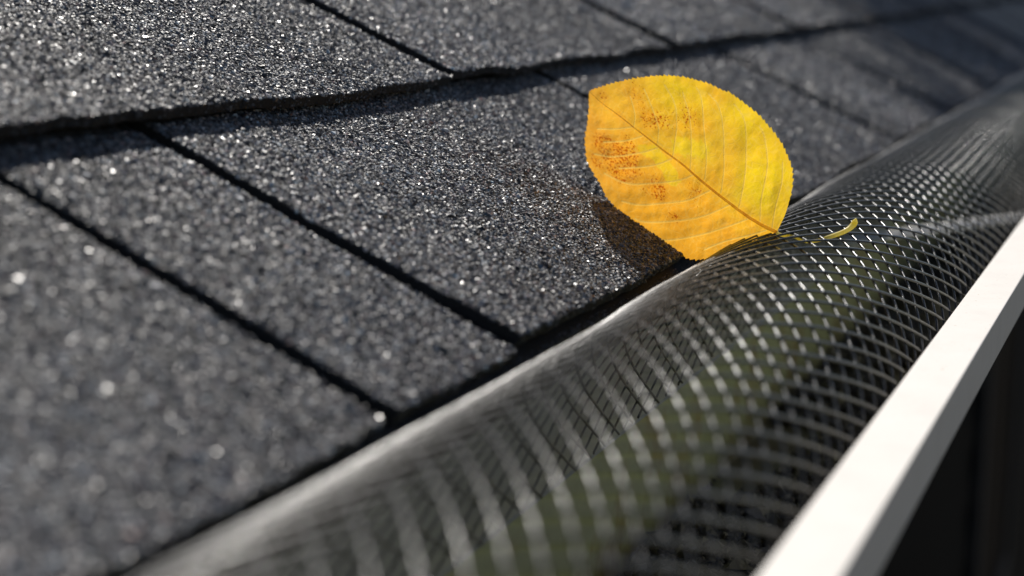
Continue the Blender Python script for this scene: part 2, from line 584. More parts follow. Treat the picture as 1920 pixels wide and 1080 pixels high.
# starter strip showing under the first course
SU = np.linspace(HX0, 4.2, 900)
ve = -0.0022 + 0.0007 * vnoise(SU * 30, 77) + 0.0005 * vnoise(SU * 300, 78)
hh = -0.0048 + 0.0003 * vnoise(SU * 40, 79)
rows = [roofpt(SU, ve * 0 + 0.10, hh), roofpt(SU, ve, hh), roofpt(SU, ve + 0.0006, hh - 0.0042), roofpt(SU, ve * 0 + 0.10, hh - 0.0042)]
V = np.concatenate(rows); n = len(SU)
F = [(r * n + k, r * n + k + 1, (r + 1) * n + k + 1, (r + 1) * n + k) for r in range(3) for k in range(n - 1)]
starter = mesh_obj('starter_strip', V, F, M_CORE, roof, at=(0.6, 0, 0))
n = 9000
U = rng.uniform(0.12, 1.4, n); dep = rng.random(n)
vv = np.interp(U, SU, ve); hv = np.interp(U, SU, hh)
top_ = dep < 0.4
W = np.where(top_, vv + dep * 0.006, vv + 0.0002); H = np.where(top_, hv, hv - 0.0040 * (dep - 0.4) / 0.6)
Nn = np.where(top_[:, None, None], TAXIS[None], np.array([[1, 0, 0], -TAXIS[2], -TAXIS[1]])[None]).astype(float)
granule_mesh('starter_granules', U, W, H, Nn, 0.0009 * rng.lognormal(0, .25, n), np.clip(rng.random(n) * 0.8, 0, 1), rng.random(n), False, starter, (0.6, 0, 0))
# underlayment lying below the joints
V = np.concatenate([roofpt([HX0, 4.2, 4.2, HX0], [0.10, 0.10, 3.2, 3.2], [-0.0095] * 4)])
mesh_obj('underlayment', V, [(0, 1, 2, 3)], M_CORE, roof)
# upper slope, out of view, as plain shingle courses
crs = [(v, roofpt([HX0, HX1, HX1, HX0], [v, v, v + .15, v + .15], [0.004, 0.004, 0.0, 0.0])) for v in np.arange(0.70, 3.1, 0.143)]
V = np.concatenate([q for _, q in crs]); F = [tuple(4 * k + j for j in range(4)) for k in range(len(crs))]
mesh_obj('shingle_cover', V, F, M_SHIN, roof)
crs = [roofpt([4.2, HX1, HX1, 4.2], [v, v, v + .15, v + .15], [0.004, 0.004, 0.0, 0.0]) for v in BUTT]
V = np.concatenate(crs); F = [tuple(4 * k + j for j in range(4)) for k in range(len(crs))]
mesh_obj('shingle_cover', V, F, M_SHIN, roof)

# ------------------------------------------------------------------ the gutter
gutter = empty('rain_gutter', (0.7, -0.05, -0.112), label='cream white metal rain gutter along the eave with bright sunlit front lip', cat='gutter')
GX0, GX1 = -1.0, 7.3


def extrude(prof, x0, x1, nx, closed, wob=0.0):
    xs = np.linspace(x0, x1, nx); P = np.array(prof); k = len(P)
    V = np.zeros((nx, k, 3)); V[:, :, 0] = xs[:, None]
    V[:, :, 1] = P[None, :, 0] + wob * vnoise(xs * 3, 9)[:, None]
    V[:, :, 2] = P[None, :, 1] + wob * vnoise(xs * 2.3, 19)[:, None]
    kk = k if closed else k - 1
    F = []
    for a in range(nx - 1):
        for b in range(kk):
            b2 = (b + 1) % k
            F.append((a * k + b, (a + 1) * k + b, (a + 1) * k + b2, a * k + b2))
    if closed:
        F.append(tuple(range(k))[::-1]); F.append(tuple((nx - 1) * k + j for j in range(k)))
    return V.reshape(-1, 3), F


def rounded(pts, r, seg=4):
    out = []
    n = len(pts)
    for i in range(n):
        p0, p, p1 = (np.array(pts[j % n], float) for j in (i - 1, i, i + 1))
        a = (p0 - p) / np.linalg.norm(p0 - p); b = (p1 - p) / np.linalg.norm(p1 - p)
        A = p + a * r; B = p + b * r
        for q in np.linspace(0, 1, seg + 1):
            out.append(tuple((1 - q) ** 2 * A + 2 * q * (1 - q) * p + q * q * B))
    return out


# front lip: a folded hem with a flat top and a flat outer face
lip_prof = rounded([(-0.0949, -0.0120), (-0.1101, -0.0120), (-0.1101, -0.0272), (-0.0985, -0.0285), (-0.0985, -0.0262), (-0.1080, -0.0250), (-0.1080, -0.0141), (-0.0967, -0.0141), (-0.0963, -0.0225), (-0.0949, -0.0225)], 0.00045)
V, F = extrude(lip_prof, GX0, GX1, 60, True, 0.0003)
lip = mesh_obj('gutter_lip', V, F, M_LIP, gutter, at=(0.7, -0.1, -0.012))
tr = [(0.0125, -0.030), (0.0125, -0.1112), (0.0117, -0.112), (-0.046, -0.112), (-0.056, -0.108), (-0.066, -0.094), (-0.076, -0.074), (-0.0875, -0.050), (-0.0964, -0.0292), (-0.0968, -0.0238), (-0.0975, -0.0238), (-0.0973, -0.0292), (-0.0885, -0.0505), (-0.077, -0.0745), (-0.067, -0.0945), (-0.0565, -0.109), (-0.046, -0.113), (0.0122, -0.113), (0.0133, -0.1118), (0.0133, -0.030)]
V, F = extrude(tr, GX0, GX1, 40, True)
trough = mesh_obj('trough', V, F, M_TROUGH, gutter, at=(0.7, -0.05, -0.112))
trough.data.materials.append(M_LIP)                                  # painted outside
mi = np.zeros(len(trough.data.polygons), dtype=np.int32); kq = len(tr)
mi[:39 * kq] = np.tile((np.arange(kq) >= 10).astype(np.int32), 39)
trough.data.polygons.foreach_set('material_index', mi)
# grey flashing apron lapping over the back of the trough, with a thin lower hem
V, F = extrude([(0.0118, -0.0115), (0.0110, -0.0568), (0.0104, -0.0576), (0.0112, -0.0582), (0.0121, -0.0572), (0.0123, -0.0115)], GX0, GX1, 40, True)
mesh_obj('flashing', V, F, M_FLASH, gutter, at=(0.7, 0.01, -0.04))
# hidden hanger strap, ribbed, from the back wall up to the lip
hx = 0.945
prof = [(-0.011, 0), (-0.0075, 0.0), (-0.006, 0.0022), (-0.003, 0.0022), (-0.0015, 0), (0.0015, 0), (0.003, 0.0022), (0.006, 0.0022), (0.0075, 0), (0.011, 0),
        (0.011, -0.0012), (0.0075, -0.0012), (0.006, 0.001), (0.003, 0.001), (0.0015, -0.0012), (-0.0015, -0.0012), (-0.003, 0.001), (-0.006, 0.001), (-0.0075, -0.0012), (-0.011, -0.0012)]
ys = np.linspace(0.0105, -0.0945, 16); k = len(prof)
V = np.array([(hx + 0.006 * (yy * -20) + px, yy, -0.0435 + (0.0105 - yy) * 0.19 + pz) for yy in ys for px, pz in prof])
F = [(a * k + b, a * k + (b + 1) % k, (a + 1) * k + (b + 1) % k, (a + 1) * k + b) for a in range(len(ys) - 1) for b in range(k)]
F += [tuple(range(k)), tuple((len(ys) - 1) * k + j for j in range(k))[::-1]]
mesh_obj('hanger_strap', V, F, M_STRAP, gutter, at=(hx, -0.04, -0.03))

# leaf litter and grit lying on the gutter floor
n = 34000
x = rng.uniform(0.1, 1.7, n); y = rng.uniform(-0.044, 0.0123, n)
dens = noise2(x * 14, y * 30, 3) + 0.55
ok = dens > -0.05; x, y = x[ok], y[ok]; n = len(x)
z = -0.1115 + 0.006 * rng.random(n) ** 2 * np.clip((0.012 - y) * 40, 0.1, 1) + 0.004 * np.clip(noise2(x * 30, y * 40, 8), 0, 1)
sz = 0.0015 * rng.lognormal(0, 0.55, n)
a = rng.uniform(0, 6.283, n)
q = np.array([(-1, -.5, 0), (1, -.5, 0), (1.2, .5, 0), (-.8, .6, 0), (0.1, 0, .6)])
lx = q[None, :, 0] * sz[:, None] * rng.uniform(.5, 1.4, (n, 1)); ly = q[None, :, 1] * sz[:, None]; lz = (q[None, :, 2] + rng.normal(0, .25, (n, 5))) * sz[:, None]
V = np.stack([x[:, None] + lx * np.cos(a)[:, None] - ly * np.sin(a)[:, None], y[:, None] + lx * np.sin(a)[:, None] + ly * np.cos(a)[:, None], z[:, None] + lz], -1).reshape(-1, 3)
V[:, 2] = np.maximum(V[:, 2], -0.1118)
V[:, 1] = np.clip(V[:, 1], -0.0475, 0.0120)
F = (np.arange(n)[:, None, None] * 5 + np.array([(0, 1, 4), (1, 2, 4), (2, 3, 4), (3, 0, 4), (0, 3, 2), (0, 2, 1)])[None]).reshape(-1, 3)
tag(mesh_obj('leaf_debris', V, F, M_DEBRIS, at=(0.7, -0.03, -0.11)), kind='stuff', cat='debris',
    label='dark wet leaf litter and grit on the gutter floor beneath the mesh')

# ------------------------------------------------------------------ the mesh gutter guard
R = 0.05
KX = np.array([-1.0, 0.228, 0.276, 0.339, 0.405, 0.484, 0.554, 0.696, 0.834, 0.997, 1.226, 1.675, 3, 7])
KZ = np.array([-.0345, -.0341, -.0355, -.0367, -.0369, -.0363, -.0360, -.0342, -.0332, -.0338, -.033, -.0320, -.032, -.032])


def zc(x):
    # smooth sampling of the tube's sag
    return sum(np.interp(x + d, KX, KZ) for d in np.linspace(-0.06, 0.06, 9)) / 9


def arch(u, s, off):
    """point on the arched mesh: u along the gutter, s across it (0 at the crest, + to the lip), off outwards"""
    a = np.clip(s / R, -np.pi / 2, np.pi / 2)
    leg = np.maximum(np.abs(s) - R * np.pi / 2, 0)
    zz = zc(u) + 0.0005 * vnoise(u * 14, 33); yc = -0.045 + 0.0006 * vnoise(u * 9, 34)
    rr = R + off + 0.0007 * noise2(u * 18, s * 30, 35)
    y = yc - rr * np.sin(a); z = zz + rr * np.cos(a) - leg
    # the front edge tucks down inside the lip and the front wall of the gutter
    lim = np.interp(z, [-0.094, -0.074, -0.050, -0.0292, -0.0225, -0.016, -0.010], [-0.066, -0.076, -0.0875, -0.0955, -0.0946, -0.0946, -0.10]) + 0.0022 + off
    y = np.where(z < -0.010, np.maximum(y, lim), y)
    return np.stack([u, y, z], -1)


def strand(u, s, r_out, r_tan, off, ns=6):
    P = arch(u, s, off)
    N = arch(u, s, off + 0.001) - P; N /= np.linalg.norm(N, axis=1)[:, None]
    T = np.gradient(P, axis=0); T /= np.linalg.norm(T, axis=1)[:, None]
    B = np.cross(T, N); B /= np.linalg.norm(B, axis=1)[:, None]
    ph = np.arange(ns) * 2 * np.pi / ns + np.pi / ns
    V = P[:, None] + r_out[:, None, None] * np.cos(ph)[None, :, None] * N[:, None] + r_tan[:, None, None] * np.sin(ph)[None, :, None] * B[:, None]
    m_ = len(u)
    i = np.arange(m_ - 1)[:, None] * ns; j = np.arange(ns)[None]
    j2 = (j + 1) % ns
    F = np.stack([i + j, i + j2, i + ns + j2, i + ns + j], -1).reshape(-1, 4)
    return V.reshape(-1, 3), F


guard = empty('gutter_guard', (0.6, -0.045, -0.035), label='arched black plastic mesh gutter guard sitting inside the white gutter', cat='gutter guard')
A1, A2 = 9.1 / 3.95, -6.7 / 4.25                    # slopes du/ds of the two strand families
PITCH1 = (6.7 + 9.1 * 4.25 / 3.95) / 1000           # spacing along the gutter
PITCH2 = (9.1 + 6.7 * 3.95 / 4.25) / 1000
NODE_U, NODE_S = 0.6259, 0.0223
S0, S1 = -0.094, 0.098
far_bits = {'far_strands': []}
for fam, (sl, pit) in enumerate(((A1, PITCH1), (A2, PITCH2))):
    k0 = int((-0.35 - NODE_U) / pit); k1 = int((3.4 - NODE_U) / pit)
    for kk in range(k0, k1):
        uc = NODE_U + kk * pit
        base = uc - sl * NODE_S                       # u at the crest
        jit = rng.normal(0, 0.0002)
        if -0.05 < base < 2.25:
            m_ = 72; ns = 8
        elif 2.25 <= base < 3.3:
            m_ = 36; ns = 4
        else:
            continue
        s = np.linspace(S0, S1, m_)
        u = base + sl * s + jit + 0.0003 * vnoise(s * 60, 500 + kk + fam * 999)
        th = 1 + 0.10 * vnoise(s * 170, 40 + kk + fam * 500)
        if fam == 0:
            V, F = strand(u, s, 0.00038 * th, 0.00056 * th, 0.00034, ns)
        else:
            V, F = strand(u, s, 0.00042 * th, 0.00048 * th, -0.00028, ns)
        if ns == 8 and -0.05 < base < 2.25:
            at = arch(np.array([base]), np.array([0.0]), 0)[0]
            mesh_obj('mesh_strand', V, F, M_PLAS, guard, smooth=True, at=at)
        else:
            far_bits['far_strands'].append((V, F))
off = 0; Vs, Fs = [], []
for V, F in far_bits['far_strands']:
    Vs.append(V); Fs.append(F + off); off += len(V)
fs = mesh_obj('strand_netting', np.concatenate(Vs), np.concatenate(Fs), M_PLAS, guard, smooth=True, at=(2.6, -0.045, -0.035))
fs['kind'] = 'stuff'

# ------------------------------------------------------------------ the yellow leaf
LB = np.array([0.58531663, -0.03793922, 0.01468033])
E1 = np.array([0.36157997, 0.82475259, 0.43479086]); E2 = np.array([0.26807303, 0.35468378, -0.89573225]); E3 = np.array([-0.89297076, 0.44043454, -0.09284737])
UP = [(0.06, -0.22), (0.04, -4.27), (0.52, -10.37), (1.85, -15.88), (3.88, -20.11), (5.36, -22.34), (7.35, -24.25), (11.47, -27.21), (13.54, -28.3), (16.05, -29.14), (19.73, -30.07), (23.43, -31.0), (26.5, -31.54), (31.51, -32.14), (38.23, -32.19), (42.12, -31.15), (48.96, -30.03), (56.42, -27.8), (62.43, -25.39), (69.94, -21.44), (75.26, -18.07), (81.75, -13.46), (89.39, -7.29), (97.55, 0.06)]
LO = [(0.06, -0.22), (6.09, 6.55), (11.29, 12.22), (14.37, 16.37), (18.08, 21.21), (22.98, 25.87), (28.34, 29.73), (33.57, 31.77), (37.96, 33.64), (42.58, 35.11), (46.62, 35.58), (52.25, 34.88), (57.5, 35.21), (61.93, 34.99), (66.98, 33.38), (71.19, 32.53), (75.27, 32.02), (79.8, 29.14), (82.45, 28.15), (86.57, 26.3), (89.53, 23.74), (91.21, 21.28), (92.82, 17.91), (93.78, 14.18), (95.03, 8.93), (95.81, 5.13), (97.55, 0.06)]
MID = [(0.06, -0.22), (6.39, 1.09), (13.75, 1.8), (20.6, 1.85), (26.62, 1.86), (33.34, 1.76), (40.58, 1.54), (44.91, 1.14), (51.59, 0.9), (59.88, 0.95), (66.59, 0.98), (74.09, 0.95), (81.69, 0.67), (89.52, 0.37), (97.55, 0.06)]
LAT = [[(59.88, 0.87), (61.88, -4.55), (68.14, -9.93), (74.72, -14.32)], [(51.59, 0.87), (54.72, -8.75), (59.58, -16.45), (67.3, -20.11)], [(72.53, 0.87), (74.49, -3.8), (79.15, -8.54)], [(42.75150000000001, 1.1), (46.63, -7.88), (51.73, -15.78), (58.53, -22.28)], [(35.52, 0.55), (38.54, -7.0), (43.89, -15.11), (49.77, -24.45), (53.99, -26.8)], [(27.05, 0.63), (29.96, -8.15), (34.95, -17.18), (41.46, -25.26), (48.38, -27.6)], [(17.89, 1.02), (20.09, -7.75), (23.71, -17.53), (29.81, -27.29), (36.88, -30.24)], [(7.84, 0.32), (11.48, -6.67), (14.15, -17.77), (18.52, -25.34), (23.99, -29.12)], [(2.45, -0.3), (4.85, -7.63), (6.43, -16.19), (9.51, -22.94)], [(73.38, 1.37), (80.45, 6.35), (89.28, 11.54)], [(67.43, 1.61), (74.41, 7.84), (84.71, 14.56)], [(59.04, 1.61), (65.87, 7.79), (77.35, 16.4), (87.53, 21.23)], [(51.72, 1.77), (57.46, 7.75), (65.44, 13.86), (73.9, 19.45)], [(40.68, 1.83), (46.15, 7.52), (58.03, 16.28), (68.28, 22.45), (80.49, 24.77)], [(31.6, 2.65), (39.26, 11.59), (50.16, 19.89), (59.19, 26.1), (68.43, 29.92)], [(21.83, 2.44), (30.62, 12.82), (41.08, 21.62), (53.3, 29.89), (59.95, 31.96)], [(12.95, 2.78), (21.13, 11.75), (30.89, 21.44), (43.98, 31.85), (52.69, 33.85)], [(4.29, 1.87), (10.89, 8.44), (19.11, 16.29), (26.35, 24.85)]]


def smooth_curve(pts, n):
    """Catmull-Rom through pts, resampled evenly"""
    P = np.array(pts, float)
    E = np.concatenate([[2 * P[0] - P[1]], P, [2 * P[-1] - P[-2]]])
    out = []
    for i in range(len(P) - 1):
        p0, p1, p2, p3 = E[i:i + 4]
        t = np.linspace(0, 1, 24, endpoint=False)[:, None]
        out.append(0.5 * (2 * p1 + (p2 - p0) * t + (2 * p0 - 5 * p1 + 4 * p2 - p3) * t * t + (3 * p1 - p0 - 3 * p2 + p3) * t ** 3))
    out = np.concatenate(out + [P[-1:]])
    d = np.concatenate([[0], np.cumsum(np.linalg.norm(np.diff(out, axis=0), axis=1))])
    q = np.linspace(0, d[-1], n)
    return np.stack([np.interp(q, d, out[:, k]) for k in (0, 1)], -1)


MIDC = smooth_curve(MID, 400)
LATC = [smooth_curve(l, 60) for l in LAT]


def seg_dist(Q, C):
    best = np.full(len(Q), 1e9)
    for k in range(len(C) - 1):
        a = C[k]; d = C[k + 1] - a; L2 = d @ d + 1e-9
        t = np.clip(((Q - a) @ d) / L2, 0, 1)
        best = np.minimum(best, np.linalg.norm(Q - a - t[:, None] * d, axis=1))
    return best


def leaf_height(Q):
    """out-of-plane shape of the blade, mm, + towards the underside that the camera sees"""
    x, y = Q[:, 0], Q[:, 1]
    dl = np.full(len(Q), 1e9)
    for c in LATC:
        dl = np.minimum(dl, seg_dist(Q, c[::4]))
    dm = seg_dist(Q, MIDC[::10])
    puff = 1 - np.exp(-(dl / 2.6) ** 2)
    edge = np.clip(dm / 7.0, 0, 1)
    h = -0.26 * puff * edge                                          # blade bulges away between the veins
    h += -0.085 * np.clip(dm, 0, 40) * np.where(y < 0, 1.0, 0.5)     # shallow trough along the midrib
    h += 0.0022 * np.clip(dm, 0, 40) ** 2 * np.where(y < 0, 0.6, 0.75)
    h += 0.55 * noise2(x * 0.09 + 3, y * 0.09 + 5, 71) + 0.16 * noise2(x * 0.33, y * 0.33, 72)
    h += 0.035 * noise2(x * 1.4, y * 1.4, 73)
    fl = np.clip((y - 25) / 14, 0, 1)
    h += 1.2 * fl ** 2 * np.clip((45 - x) / 30, 0, 1)               # lower margin curls to the viewer
    return h


def leafpt(Q, lift=0.0):
    h = leaf_height(Q) + lift
    return LB + (Q[:, :1] * E1 + Q[:, 1:] * E2 + h[:, None] * E3) / 1000


def mat_leaf():
    b = NB('yellow_leaf_blade')
    uvn = b.n('ShaderNodeUVMap'); uvn.uv_map = 'leaf'
    mp = b.n('ShaderNodeMapping'); mp.inputs['Scale'].default_value = (100, 100, 100); b.l(uvn.outputs[0], mp.inputs[0])
    co = mp.outputs[0]                                                # millimetres
    big = b.noise(0.075, 4, 0.55, co)
    base = b.ramp(big.outputs[0], [(0.30, (0.98, 0.52, 0.090)), (0.50, (0.985, 0.585, 0.095)), (0.68, (0.99, 0.65, 0.10))])
    col = base.outputs[0]
    sep = b.n('ShaderNodeSeparateXYZ'); b.l(co, sep.inputs[0])
    X, Yc = sep.outputs[0], sep.outputs[1]

    def blob(cx, cy, r, soft=1.0):
        dx = b.math('SUBTRACT', X, cx); dy = b.math('SUBTRACT', Yc, cy)
        d = b.math('SQRT', b.math('ADD', b.math('MULTIPLY', dx, dx), b.math('MULTIPLY', dy, dy)))
        return b.math('SUBTRACT', 1.0, b.math('DIVIDE', d, r * soft), clamp=True)

    def add(lst):
        o = lst[0]
        for q in lst[1:]: o = b.math('ADD', o, q, clamp=True)
        return o
    # half of the blade below the midrib is coloured more orange; the outer upper half more lemon
    nn = b.noise(0.12, 5, 0.6, co)
    half = b.math('MULTIPLY_ADD', Yc, 0.05, b.math('MULTIPLY_ADD', nn.outputs[0], 1.6, -0.55), clamp=True)
    col = b.mix(b.math('MULTIPLY', half, 0.8), col, (0.98, 0.46, 0.095))
    tipm = b.math('MULTIPLY_ADD', X, 0.03, b.math('MULTIPLY_ADD', nn.outputs[0], 1.2, -2.2), clamp=True)
    col = b.mix(b.math('MULTIPLY', tipm, 0.6), col, (0.98, 0.48, 0.115))
    lemon = add([blob(8, -20, 22), blob(28, -30, 14), blob(55, -22, 16), blob(14, -10, 12)])
    lemon = b.math('MULTIPLY', lemon, b.math('MULTIPLY_ADD', nn.outputs[0], 2.4, -0.35, clamp=True))
    col = b.mix(lemon, col, (0.99, 0.71, 0.085))
    yb = add([blob(cx, cy, r, 1.25) for cx, cy, r in ((54.76, 4.8, 5.0), (46.46, -4.81, 6.0), (39.41, -8.63, 5.0), (46.09, 8.4, 5.6), (50.88, 5.52, 3.4), (60, 7, 3))])
    yn = b.noise(0.42, 4, 0.65, co)
    ym = b.math('MULTIPLY_ADD', b.math('MULTIPLY', yb, yn.outputs[0]), 16.0, -3.6, clamp=True)
    col = b.mix(b.math('MULTIPLY', ym, 0.55), col, (0.98, 0.74, 0.085))
    # diffuse orange blush around the infected parts
    SPT = [(78.8, -2.32, 2.6), (75.68, 15.89, 4.0), (72.59, 14.38, 5.0), (65.17, 7.9, 5.5), (65.9, 17.32, 6.5), (62.71, 20.66, 6.0), (61.94, 13.58, 5.0), (75.13, 24.36, 3.0), (51.51, 16.85, 6.5), (47.43, 17.94, 4.0), (40.15, 22.35, 4.5), (61.69, -5.39, 5.0), (68.4, -10.88, 5.0), (48.1, -16.62, 7.0), (35.77, 7.65, 6.0), (70, 20, 8), (56, -9, 6)]
    reg = add([blob(cx, cy, r, 1.25) for cx, cy, r in SPT])
    blush = b.math('MULTIPLY', reg, b.math('MULTIPLY_ADD', yn.outputs[0], 1.6, -0.3, clamp=True))
    col = b.mix(b.math('MULTIPLY', blush, 0.50), col, (0.82, 0.27, 0.06))
    sn = b.noise(1.05, 4, 0.66, co); sn2 = b.noise(0.30, 3, 0.6, co)
    sm = b.math('ADD', b.math('MULTIPLY', sn.outputs[0], 0.75), b.math('MULTIPLY', sn2.outputs[0], 0.25))
    sm = b.math('ADD', sm, b.math('MULTIPLY', reg, 0.145))
    sm = b.math('MULTIPLY_ADD', sm, 22.0, -14.2, clamp=True)
    col = b.mix(b.math('MULTIPLY', sm, 0.9), col, (0.55, 0.10, 0.02))
    fine = b.noise(3.2, 2, 0.5, co)
    fm = b.math('MULTIPLY_ADD', fine.outputs[0], 24.0, -17.2, clamp=True)
    col = b.mix(b.math('MULTIPLY', fm, 0.5), col, (0.42, 0.13, 0.012))
    # net of small veins
    wob = b.noise(0.35, 2, 0.5, co)
    wv = b.n('ShaderNodeVectorMath', operation='MULTIPLY_ADD'); b.l(wob.outputs['Color'], wv.inputs[0]); wv.inputs[1].default_value = (1.6, 1.6, 0); b.l(co, wv.inputs[2])
    vo = b.n('ShaderNodeTexVoronoi', feature='DISTANCE_TO_EDGE'); vo.inputs['Scale'].default_value = 0.36; b.l(wv.outputs[0], vo.inputs['Vector'])
    vo2 = b.n('ShaderNodeTexVoronoi', feature='DISTANCE_TO_EDGE'); vo2.inputs['Scale'].default_value = 1.25; b.l(wv.outputs[0], vo2.inputs['Vector'])
    v1 = b.math('SUBTRACT', 1.0, b.math('MULTIPLY', vo.outputs['Distance'], 16.0), clamp=True)
    v2 = b.math('SUBTRACT', 1.0, b.math('MULTIPLY', vo2.outputs['Distance'], 9.0), clamp=True)
    net = b.math('MAXIMUM', v1, b.math('MULTIPLY', v2, 0.4))
    va = b.n('ShaderNodeAttribute', attribute_name='vein')
    net = b.math('MAXIMUM', b.math('MULTIPLY', net, 0.36), b.math('MULTIPLY', va.outputs['Fac'], 1.0))
    col = b.mix(b.math('MULTIPLY', net, 0.85), col, (0.96, 0.72, 0.24))
    nrm = b.bump(b.math('ADD', net, b.math('MULTIPLY', fine.outputs[0], 0.5)), 0.35, 0.00022)
    di = b.n('ShaderNodeBsdfDiffuse'); tl = b.n('ShaderNodeBsdfTranslucent'); gl = b.n('ShaderNodeBsdfGlossy')
    b.l(col, di.inputs[0]); b.l(nrm, di.inputs['Normal']); b.l(nrm, tl.inputs['Normal']); b.l(nrm, gl.inputs['Normal'])
    # light that passes the blade comes out more saturated
    sat = b.n('ShaderNodeHueSaturation'); sat.inputs['Saturation'].default_value = 1.08; sat.inputs['Value'].default_value = 1.0; b.l(col, sat.inputs['Color'])
    b.l(sat.outputs[0], tl.inputs[0]); gl.inputs[0].default_value = (1, 1, 1, 1); gl.inputs['Roughness'].default_value = 0.45
    m1 = b.n('ShaderNodeMixShader'); m1.inputs[0].default_value = 0.86; b.l(di.outputs[0], m1.inputs[1]); b.l(tl.outputs[0], m1.inputs[2])
    m2 = b.n('ShaderNodeMixShader'); m2.inputs[0].default_value = 0.04; b.l(m1.outputs[0], m2.inputs[1]); b.l(gl.outputs[0], m2.inputs[2])
    b.l(m2.outputs[0], b.out.inputs[0])
    return b.m


def mat_vein(name, c0, c1, transl, clear=0.0):
    b = NB(name)
    n = b.noise(420, 4, 0.6, b.geo())
    c = b.ramp(n.outputs[0], [(0.35, c0), (0.62, c1)])
    di = b.n('ShaderNodeBsdfPrincipled'); di.inputs['Roughness'].default_value = 0.45; b.l(c.outputs[0], di.inputs['Base Color'])
    tl = b.n('ShaderNodeBsdfTranslucent'); b.l(c.outputs[0], tl.inputs[0])
    m1 = b.n('ShaderNodeMixShader'); m1.inputs[0].default_value = transl; b.l(di.outputs[0], m1.inputs[1]); b.l(tl.outputs[0], m1.inputs[2])
    tr = b.n('ShaderNodeBsdfTransparent'); tr.inputs[0].default_value = (1.0, 0.97, 0.85, 1)
    m2 = b.n('ShaderNodeMixShader'); m2.inputs[0].default_value = clear; b.l(m1.outputs[0], m2.inputs[1]); b.l(tr.outputs[0], m2.inputs[2])
    b.l(m2.outputs[0], b.out.inputs[0])
    return b.m


M_LEAF = mat_leaf()
M_MIDRIB = mat_vein('leaf_midrib', (0.62, 0.30, 0.08), (0.95, 0.66, 0.22), 0.65, 0.55)
M_VEIN = mat_vein('leaf_vein', (0.88, 0.62, 0.12), (0.96, 0.80, 0.30), 0.75, 0.88)
M_STALK = mat_vein('leaf_stalk', (0.94, 0.76, 0.10), (0.98, 0.90, 0.40), 0.60)

leaf = empty('leaf', tuple(LB), label='yellow autumn leaf with brown specks standing on the gutter mesh by its stalk', cat='leaf')


def toothed(C, sign):
    """forward-pointing serrations along the margin"""
    n = len(C)
    d = np.concatenate([[0], np.cumsum(np.linalg.norm(np.diff(C, axis=0), axis=1))])
    T = np.gradient(C, axis=0); T /= np.linalg.norm(T, axis=1)[:, None]
    N = np.stack([-T[:, 1], T[:, 0]], -1) * sign
    per = 2.15
    wv = d + 0.45 * vnoise(d * 0.35, 12 + int(sign))
    ph = (wv / per) % 1.0
    k = np.floor(wv / per).astype(int)
    amp = 0.42 + 0.40 * np.random.default_rng(5 + int(sign)).random(k.max() + 2)[k]
    saw = np.where(ph < 0.80, (ph / 0.80) ** 1.5, 1 - (ph - 0.80) / 0.20)
    fade = np.clip((d - 9) / 8, 0, 1) * np.clip((d[-1] - d) / 3.0, 0, 1)
    return C + N * (amp * saw * fade)[:, None] + T * (0.35 * saw * fade)[:, None]


NM, NL = 520, 64
mt = np.linspace(0, 1, NM)
Vl, Fl, off = [], [], 0
MID_R = smooth_curve(MID, NM)
for pts, sgn in ((UP, -1.0), (LO, 1.0)):
    C = smooth_curve(pts, NM)
    C = toothed(C, sgn)
    # smooth inner ring so that only the outermost rows carry the teeth
    C0 = smooth_curve(pts, NM)
    f = np.linspace(0, 1, NL + 1)
    Q = np.zeros((NM, NL + 1, 2))
    for k, q in enumerate(f):
        edge = C0 if k < NL else C
        if k == NL: Q[:, k] = C
        else: Q[:, k] = MID_R * (1 - q) + C0 * q * 1.0
    idx = np.arange(NM * (NL + 1)).reshape(NM, NL + 1) + off
    a, b_, c_, d_ = idx[:-1, :-1].ravel(), idx[1:, :-1].ravel(), idx[1:, 1:].ravel(), idx[:-1, 1:].ravel()
    quad = np.stack([a, b_, c_, d_], -1) if sgn > 0 else np.stack([a, d_, c_, b_], -1)
    Vl.append(Q.reshape(-1, 2)); Fl.append(quad); off += NM * (NL + 1)
Q = np.concatenate(Vl); Fq = np.concatenate(Fl)
blade = mesh_obj('blade', leafpt(Q), Fq, M_LEAF, leaf, smooth=True, at=LB)
if len(blade.data.vertices) == len(Q):
    uv = blade.data.uv_layers.new(name='leaf')
    li = np.zeros(len(blade.data.loops), dtype=np.int32); blade.data.loops.foreach_get('vertex_index', li)
    QU = np.stack([Q[:, 0] - 0.0014 * Q[:, 0] ** 2, Q[:, 1] * 1.06], -1)
    uv.data.foreach_set('uv', (QU[li] / 100).astype(np.float32).ravel())


dv_ = np.full(len(Q), 1e9)
for c in LATC:
    dv_ = np.minimum(dv_, seg_dist(Q, c[::3]))
va_ = blade.data.attributes.new('vein', 'FLOAT', 'POINT')
if len(blade.data.vertices) == len(Q):
    va_.data.foreach_set('value', np.clip(1.2 - dv_ / 0.36, 0, 1).astype(np.float32))


def tube3(P, r, ns=8, flat=None, cap=True):
    P = np.asarray(P, float); n = len(P)
    T = np.gradient(P, axis=0); T /= np.linalg.norm(T, axis=1)[:, None]
    ref = np.tile(E3, (n, 1))
    B = np.cross(T, ref); B /= np.linalg.norm(B, axis=1)[:, None]; N = np.cross(B, T)
    ph = np.arange(ns) * 2 * np.pi / ns
    r = np.broadcast_to(np.asarray(r, float), (n,))
    V = P[:, None] + r[:, None, None] * (np.cos(ph)[None, :, None] * N[:, None] + np.sin(ph)[None, :, None] * B[:, None])
    F = [(i * ns + j, i * ns + (j + 1) % ns, (i + 1) * ns + (j + 1) % ns, (i + 1) * ns + j) for i in range(n - 1) for j in range(ns)]
    if cap: F += [tuple(range(ns))[::-1], tuple((n - 1) * ns + j for j in range(ns))]
    return V.reshape(-1, 3), F


